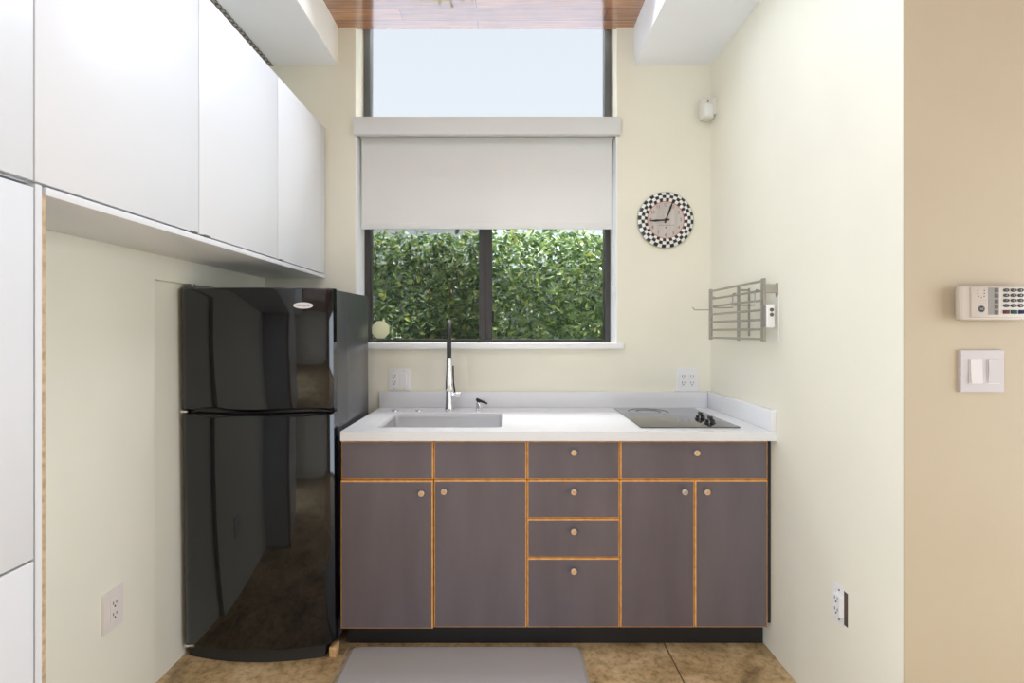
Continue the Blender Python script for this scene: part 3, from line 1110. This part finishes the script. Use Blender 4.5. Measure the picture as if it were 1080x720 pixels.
for cx, cy, r in ((0.705, 2.445, 0.098), (0.715, 2.20, 0.078)):
    q = ringmesh(cx, cy, r, .0018, CZ1 + .0052)
    b2 = ringmesh(cx, cy, r * .62, .0012, CZ1 + .00525)
    me = bpy.data.meshes.new('t'); b2.bm.to_mesh(me); q.bm.from_mesh(me); bpy.data.meshes.remove(me); b2.bm.free()
    q.build('burner_ring', 'burner_mark', ck_)
for cx, cy in ((0.882, 2.235), (0.880, 2.125)):
    q = MB()
    z = CZ1 + .0056
    q.lathe([(0, 0), (.024, 0), (.024, .003), (.0205, .005), (.019, .017), (.017, .019), (0, .019)], (cx, cy, z), n=30)
    q.box(cx - .0055, cx + .0055, cy - .0195, cy + .0195, z + .012, z + .032, .003)
    q.build('control_knob', 'black_gloss', ck_)

# ------------------------------------------------------------------ wall plates
def to_back(cx, cz, y):      # plate coordinates on a wall that faces the camera
    return lambda u, v, h: (cx + u, y - h, cz + v)


def to_left(cy, cz, x):      # on the left wall (faces +X); u runs towards the back wall
    return lambda u, v, h: (x + h, cy + u, cz + v)


def to_right(cy, cz, x):     # on the right wall (faces -X); u runs towards the camera
    return lambda u, v, h: (x - h, cy - u, cz + v)


def slabbox(mb, to3, u0, u1, v0, v1, h0, h1, r=0.002, mi=0):
    mb.prism(rrect(u0, u1, v0, v1, r, 3), h0, h1, to3, mi)


def receptacle(parent, to3, u, v, h, mat='plastic_white'):
    q = MB()
    slabbox(q, to3, u - .0165, u + .0165, v - .033, v + .033, h, h + .0035, .003)
    rc = q.build('receptacle', mat, parent, smooth=0)
    q = MB()
    for dv in (-.018, .018):
        slabbox(q, to3, u - .0078, u - .0052, v + dv - .001, v + dv + .0085, h + .0034, h + .0041, .0003)
        slabbox(q, to3, u + .0052, u + .0078, v + dv - .001, v + dv + .0085, h + .0034, h + .0041, .0003)
        q.prism([(u + .0032 * math.cos(R(30 * k)), v + dv - .008 + .0032 * math.sin(R(30 * k))) for k in range(12)], h + .0034, h + .0041, to3)
    q.build('slots', 'slot_dark', rc, smooth=0)


def rocker(parent, to3, u, v, h, mat='plastic_white', tilt=.003):
    q = MB()
    q.prism([(-.033, h), (.033, h), (.033, h + .003), (0, h + .004), (-.033, h + .003 + tilt)], u - .0155, u + .0155, lambda a, bb, c: to3(c, v + a, bb))
    q.build('rocker', mat, parent, smooth=0)


def plate(parent, to3, w, hh, holes, mat='plastic_white', t=.006):
    q = MB()
    slabbox(q, to3, -w / 2, w / 2, -hh / 2, hh / 2, 0.0003, t - .0015, .003)
    slabbox(q, to3, -w / 2 + .002, w / 2 - .002, -hh / 2 + .002, hh / 2 - .002, t - .0016, t, .003)
    pl = q.build('cover_plate', mat, parent, smooth=0)
    for u, v in holes:
        q = MB()
        q.prism([(u + .002 * math.cos(R(45 * k)), v + .002 * math.sin(R(45 * k))) for k in range(8)], t - .0001, t + .0005, to3)
        q.build('screw', 'gray_metal', pl, smooth=0)


# outlet with rocker by the fridge
cx, cz = PX(421.2, D), PZ(399.8, D)
t3 = to_back(cx, cz, D)
o = thing('wall_outlet', (cx, D, cz), 'white outlet and rocker switch plate on the back wall by the sink', 'outlet', 'white wall outlets')
plate(o, t3, .112, .112, [(-.026, .048), (-.026, -.048), (.024, .048), (.024, -.048)])
receptacle(o, t3, -.026, 0, .006)
rocker(o, t3, .024, 0, .006)
# four-socket outlet near the corner
cx, cz = PX(724.6, D), PZ(400.4, D)
t3 = to_back(cx, cz, D)
o = thing('wall_outlet', (cx, D, cz), 'white four-socket outlet plate above the cooktop', 'outlet', 'white wall outlets')
plate(o, t3, .118, .122, [])
receptacle(o, t3, -.023, 0, .006)
receptacle(o, t3, .023, 0, .006)
# low outlet on the left wall
cy, cz = 1.602, PZ(642, 1.602)
t3 = to_left(cy, cz, XL)
o = thing('wall_outlet', (XL, cy, cz), 'white outlet plate low on the cream wall in front of the fridge', 'outlet', 'white wall outlets')
plate(o, t3, .082, .128, [], 'plastic_warm', .007)
receptacle(o, t3, 0, 0, .007, 'plastic_warm')
# low outlet on the right wall, its cover missing
cy, cz = 1.603, PZ(637.5, 1.603)
t3 = to_right(cy, cz, XR)
o = thing('wall_outlet', (XR, cy, cz), 'uncovered outlet with a dark gap low on the wall past the cooktop', 'outlet', 'white wall outlets')
q = MB(); slabbox(q, t3, -.033, .036, -.054, .054, .0002, .001, .002)
q.build('box_opening', 'gap_brown', o, smooth=0)
q = MB(); slabbox(q, t3, -.030, .019, -.062, .062, .001, .0032, .002)
q.build('mounting_strap', 'plastic_white', o, smooth=0)
q = MB(); slabbox(q, t3, -.0175, .0165, -.035, .035, .0032, .010, .002)
q.build('receptacle_block', 'plastic_white', o, smooth=0)
receptacle(o, t3, -.0005, 0, .010)
for v in (.048, -.048):
    q = MB()
    q.prism([(.003 * math.cos(R(45 * k)), v + .003 * math.sin(R(45 * k))) for k in range(8)], .003, .005, t3)
    q.build('screw', 'gray_metal', o, smooth=0)

# light switches on the tan wall
cx, cz = PX(1033.3, YB), PZ(391, YB)
t3 = to_back(cx, cz, YB)
o = thing('light_switch', (cx, YB, cz), 'square plate of two rocker light switches under the keypad', 'light switch')
plate(o, t3, .121, .115, [], 'switch_plate', .008)
for u, mt, tl_ in ((-.0195, 'switch_rocker', .003), (.0295, 'switch_plate', -.0018)):
    q = MB(); slabbox(q, t3, u - .0172, u + .0172, -.0345, .0345, .008, .0084, .001)
    q.build('rocker_frame', 'cabinet_edge_gray', o, smooth=0)
    rocker(o, t3, u, 0, .0082, mt, tl_)

# ------------------------------------------------------------------ alarm keypad
YK = YB - 0.034
kp = thing('alarm_keypad', (PX(1050, YK), YB, PZ(320, YK)), 'ivory alarm keypad with grey buttons on the tan wall', 'keypad')


def kpt(x, y):
    return PX(x, YK), PZ(y, YK)


x0, z1 = kpt(1013.8, 300.5); x1, z0 = kpt(1089, 337.7)
b = MB()
b.box(x0 + .012, x1 - .012, YB - .016, YB - .0003, z0 + .010, z1 - .006, .003)
b.build('wall_bracket', 'plastic_ivory', kp)
b = MB(); b.box(x0, x1, YK + .002, YB - .013, z0, z1, .006, 3)
hs = b.build('housing', 'plastic_ivory', kp)
xa, za = kpt(1024, 302.3); _, zb_ = kpt(0, 334.6)
b = MB(); b.box(xa, x1 - .004, YK - .0015, YK + .006, zb_, za, .002)
b.build('front_panel', 'plastic_ivory', kp)
yk = YK - .0015
b = MB()
for gx, gy in ((1030.8, 306.3), (1037.6, 306.3), (1030.8, 309.3), (1037.6, 309.3), (1031.5, 312.4), (1037.4, 312.4), (1034.4, 313.8)):
    ax, az = kpt(gx, gy)
    b.cyl((ax, yk + .001, az), (ax, yk - .0003, az), .0016, n=10)
for gx in (1030.5, 1033.5, 1036.5, 1039):
    for gy in (316.5, 319.5):
        ax, az = kpt(gx, gy)
        b.cyl((ax, yk + .001, az), (ax, yk - .0002, az), .0006, n=8)
b.build('speaker_holes', 'slot_dark', kp)
ax, az = kpt(1034.6, 325.7)
b = MB(); b.cyl((ax, yk + .001, az), (ax, yk - .0006, az), .0088, n=36)
lg = b.build('emblem', 'emblem_gray', kp)
b = MB()
b.lathe([(.0071, 0), (.0071, .0003), (.0075, .0003), (.0075, 0)], (ax, yk - .0005, az), (0, -1, 0), n=36)
b.text('GE', lambda u, v, h: (ax + u, yk - .0009 - h, az + v), .0075)
b.build('emblem_lettering', 'digit_white', lg)
xa, za = kpt(1041.6, 303.2); xb, zb2 = kpt(1052.8, 331.8)
b = MB(); b.box(xa, xb, yk - .0004, yk + .001, zb2, za)
b.build('indicator_strip', 'lcd_gray', kp, smooth=0)
for gy in (306, 311.8, 317.8, 323.6, 329.3):
    xa, za = kpt(1048.5, gy - 2); xb, zb2 = kpt(1052.3, gy + 2)
    b = MB(); b.box(xa, xb, yk - .0018, yk - .0003, zb2, za, .0006)
    b.build('side_button', 'lcd_button', kp)
dg = iter('123456789*0#')
for gy in (306, 311.4, 316.7, 322.2):
    for gx in (1060.4, 1068, 1075.6):
        ax, az = kpt(gx, gy)
        b = MB()
        b.prism([(.0072 * math.cos(2 * math.pi * k / 24), .0047 * math.sin(2 * math.pi * k / 24)) for k in range(24)], .0, .0022, lambda u, v, h: (ax + u, yk - h, az + v))
        ky = b.build('key', 'key_gray', kp, smooth=40)
        b = MB(); b.text(next(dg), lambda u, v, h: (ax + u * 1.2, yk - .0024 - h, az + v), .0066, .0002)
        b.build('key_digit', 'digit_white', ky, smooth=0)
for gx, mt in ((1060.4, 'key_red'), (1068.4, 'key_green'), (1076.6, 'key_blue')):
    xa, za = kpt(gx - 3.1, 326.9); xb, zb2 = kpt(gx + 3.1, 330.8)
    b = MB(); b.box(xa, xb, yk - .0022, yk + .0002, zb2, za, .0006)
    b.build('function_key', mt, kp)['label'] = {'key_red': 'dark red function key', 'key_green': 'dark green function key', 'key_blue': 'dark blue function key'}[mt]

# ------------------------------------------------------------------ clock
cxk, czk = PX(702.2, 2.605), PZ(231.8, 2.605)
ckk = thing('wall_clock', (cxk, D, czk), 'round wall clock with a black and white checkered rim', 'clock')
b = MB(); b.cyl((cxk, D - .0003, czk), (cxk, D - .012, czk), 0.1495, n=64)
b.build('back_case', 'clock_back', ckk)
q = MB()
bm_ = q.bm
nseg = 40
prof = [(0.0985, .0155), (0.1145, .0215), (0.1310, .0205), (0.1470, .013)]
rings = []
for r_, h_ in prof:
    rings.append([bm_.verts.new((cxk + r_ * math.sin(2 * math.pi * k / (nseg * 2)), D - h_, czk + r_ * math.cos(2 * math.pi * k / (nseg * 2)))) for k in range(nseg * 2)])
for i in range(3):
    for k in range(nseg * 2):
        k2 = (k + 1) % (nseg * 2)
        f = bm_.faces.new((rings[i][k], rings[i][k2], rings[i + 1][k2], rings[i + 1][k]))
        f.material_index = ((k // 2) + i) % 2
edge = [bm_.verts.new((v.co.x, D - .010, v.co.z)) for v in rings[3]]
for k in range(nseg * 2):
    k2 = (k + 1) % (nseg * 2)
    bm_.faces.new((rings[3][k], rings[3][k2], edge[k2], edge[k])).material_index = ((k // 2) + 2) % 2
bmesh.ops.recalc_face_normals(bm_, faces=bm_.faces)
q.build('checkered_rim', ['clock_black', 'clock_white'], ckk, smooth=20)
b = MB(); b.cyl((cxk, D - .011, czk), (cxk, D - .0145, czk), 0.0985, n=64)
b.build('dial', 'clock_dial', ckk)
b = MB(); b.lathe([(.0955, 0), (.0955, .0016), (.0985, .0020), (.0985, 0)], (cxk, D - .0144, czk), (0, -1, 0), n=64)
b.build('red_ring', 'clock_red', ckk)
for h_ in range(1, 13):
    a = R(30 * h_)
    b = MB()
    b.text(str(h_), lambda u, v, h, a=a: (cxk + .0795 * math.sin(a) + u * .85, D - .0148 - h, czk + .0795 * math.cos(a) + v), .026, .0002)
    b.build('numeral', 'clock_ink', ckk, smooth=0)
b = MB()
for k in range(9):
    u = -.036 + .009 * k
    b.box(cxk + u, cxk + u + .006, D - .0152, D - .0143, czk - .0285, czk - .0262)
b.prism([(-.006, -.043), (.006, -.043), (.002, -.037), (0, -.033), (-.002, -.037)], D - .0152, D - .0143, lambda u, v, h: (cxk + u, h, czk + v))
b.build('dial_marks', 'clock_ink', ckk, smooth=0)


def hand(name, ang, ln, w, h0):
    d = Vector((math.sin(R(ang)), math.cos(R(ang))))
    s = Vector((d.y, -d.x))
    tail = -.019
    poly = [d * tail - s * w * .45, d * tail + s * w * .45, s * w * .35, d * ln * .25 + s * w * .3, d * ln * .62 + s * w * .55, d * ln + s * w * .10, d * ln - s * w * .10, d * ln * .62 - s * w * .55, d * ln * .25 - s * w * .3, -s * w * .35]
    q = MB(); q.prism([(p.x, p.y) for p in poly], h0, h0 + .0010, lambda u, v, h: (cxk + u, D - h, czk + v))
    q.build(name, 'clock_black', ckk, smooth=0)


hand('hour_hand', 266, 0.089, 0.0105, .0170)
hand('minute_hand', 20, 0.108, 0.0105, .0225)
b = MB(); b.lathe([(0, .012), (.006, .011), (.008, .008), (.008, 0)], (cxk, D - .0144, czk), (0, -1, 0), n=20)
b.build('hub', 'clock_black', ckk)

# ------------------------------------------------------------------ motion sensor in the corner
ms = thing('motion_sensor', (1.045, 2.56, PZ(115, 2.56)), 'small white motion sensor mounted in the wall corner near the soffit', 'sensor')
zc_ = PZ(114.5, 2.56)
M = Matrix.Translation((1.046, 2.568, zc_)) @ Matrix.Rotation(R(14), 4, 'Z')
b = MB(); b.box(-.033, .030, -.022, .022, -.054, .056, .007, 3, mat=M)
b.build('case', 'plastic_sensor', ms)
b = MB(); b.box(-.025, .022, -.026, -.018, -.044, .018, .004, 3, mat=M)
b.build('lens', 'lens_sensor', ms)
b = MB()
b.box(-.012, -.004, -.0235, -.021, .031, .038, .001, mat=M)
b.build('indicator', 'slot_dark', ms)
b = MB()
b.box(1.070, XR - .0005, 2.54, 2.60, zc_ - .035, zc_ + .055, .002)
b.cyl((1.05, 2.575, zc_ - .045), (1.080, 2.585, zc_ - .030), .011, n=16)
b.build('bracket', 'plastic_sensor', ms)

# ------------------------------------------------------------------ drying rack on the right wall
YA, YE, XK = 2.495, 1.985, 1.037
rk = thing('drying_rack', (XR, (YA + YE) / 2, 1.40), 'wall-mounted metal drying rack of seven bars beside the cooktop', 'rack')
zt_, zb_k = 1.531, 1.276
for y in (YA, YE):
    b = MB(); b.box(XK - .006, XK + .006, y - .011, y + .011, zb_k, zt_, .002)
    b.build('upright', 'nickel', rk)
for k in range(7):
    z = zt_ - .010 - k * (zt_ - zb_k - .020) / 6
    b = MB(); b.cyl((XK, YA, z), (XK, YE, z), .0052, n=14)
    b.build('bar', 'nickel', rk)
b = MB(); b.box(XK + .004, XK + .012, 2.205, 2.222, zb_k, zt_ - .005, .001)
b.build('center_strap', 'nickel', rk)
for y in (YE - .012, 2.20):
    b = MB()
    b.box(XR - .006, XR - .0004, y - .006, y + .006, zb_k + (.02 if y > 2.1 else .18), zt_ - .02, .002)
    b.box(XK, XR - .004, y - .004, y + .004, zt_ - (.034 if y > 2.1 else .06), zt_ - .025, .002)
    b.build('wall_bracket', 'nickel', rk)
b = MB(); b.box(XR - .004, XR - .0004, YE - .026, YE - .018, zb_k - .005, zt_ - .07, .001)
b.build('wall_rail', 'plastic_white', rk)

# wire hooks hung on the bars
bar_z = [zt_ - .010 - k * (zt_ - zb_k - .020) / 6 for k in range(7)]
hook_y = [2.455, 2.235, 2.035]


def make_hook(y):
    t = thing('wire_hook', (XK, y, bar_z[1]), '', 'hook', 'wire hooks on the drying rack')
    xo = XK - .0085
    q = MB()
    pts = [(XK + .008, y, bar_z[1] - .002), (XK + .004, y, bar_z[1] + .0075), (XK - .004, y, bar_z[1] + .0078), (xo, y, bar_z[1] + .002), (xo, y, bar_z[2] - .004), (xo, y, bar_z[2] - .016)]
    for s in (.03, .06, .085):
        pts.append((xo - s, y, bar_z[2] - .018))
    pts += [(xo - .094, y, bar_z[2] - .014), (xo - .098, y, bar_z[2] - .004)]
    q.tube(pts, .0026, n=8)
    q.build('wire', 'nickel', t)
    return t


hk = make_hook(hook_y[0])
hk['label'] = 'wire hook on the drying rack nearest the back wall'
for y, lb in ((hook_y[1], 'wire hook at the middle of the drying rack'), (hook_y[2], 'wire hook on the drying rack next to the white timer')):
    c = copy_tree(hk)
    c.location.y = y
    c['label'] = lb

# white timer clipped to the rack end
ty = 1.968
tz0, tz1 = PZ(345.5, ty), PZ(321, ty)
tm = thing('kitchen_timer', (XK, ty, tz0), 'small white timer with two round grey buttons on the drying rack', 'timer')
b = MB(); b.box(XK - .004, XK + .030, ty - .018, ty + .004, tz0, tz1, .006, 3)
b.build('case', 'plastic_white', tm)
for dz in (.071, .052):
    b = MB(); b.cyl((XK + .015, ty - .0175, tz0 + dz), (XK + .015, ty - .0205, tz0 + dz), .0075, n=20)
    b.build('button', 'lcd_button', tm)
b = MB(); b.box(XK - .012, XK - .004, ty - .012, ty + .012, tz0 + .004, tz1 - .004, .002)
b.build('clip', 'lcd_gray', tm)

# ------------------------------------------------------------------ floor mat
b = MB()
MXC, MXW, MY0, MY1 = -0.166, 0.477, 1.45, 2.045
lo = rrect(MXC - MXW, MXC + MXW, MY0, MY1, .03, 6)
hi = rrect(MXC - MXW + .016, MXC + MXW - .016, MY0 + .016, MY1 - .016, .022, 6)
q = b.bm
r0 = [q.verts.new((x, y, 0.0005)) for x, y in lo]
r1 = [q.verts.new((x, y, 0.003)) for x, y in lo]
r2 = [q.verts.new((x, y, 0.016)) for x, y in hi]
for a, c in ((r0, r1), (r1, r2)):
    for k in range(len(a)):
        k2 = (k + 1) % len(a)
        q.faces.new((a[k], a[k2], c[k2], c[k]))
q.faces.new(r2); q.faces.new(r0[::-1])
bmesh.ops.recalc_face_normals(q, faces=q.faces)
tag(b.build('floor_mat', 'mat_gray', origin=(MXC, (MY0 + MY1) / 2, 0), smooth=20), 'grey cushioned kitchen mat on the floor before the base cabinets', 'mat')
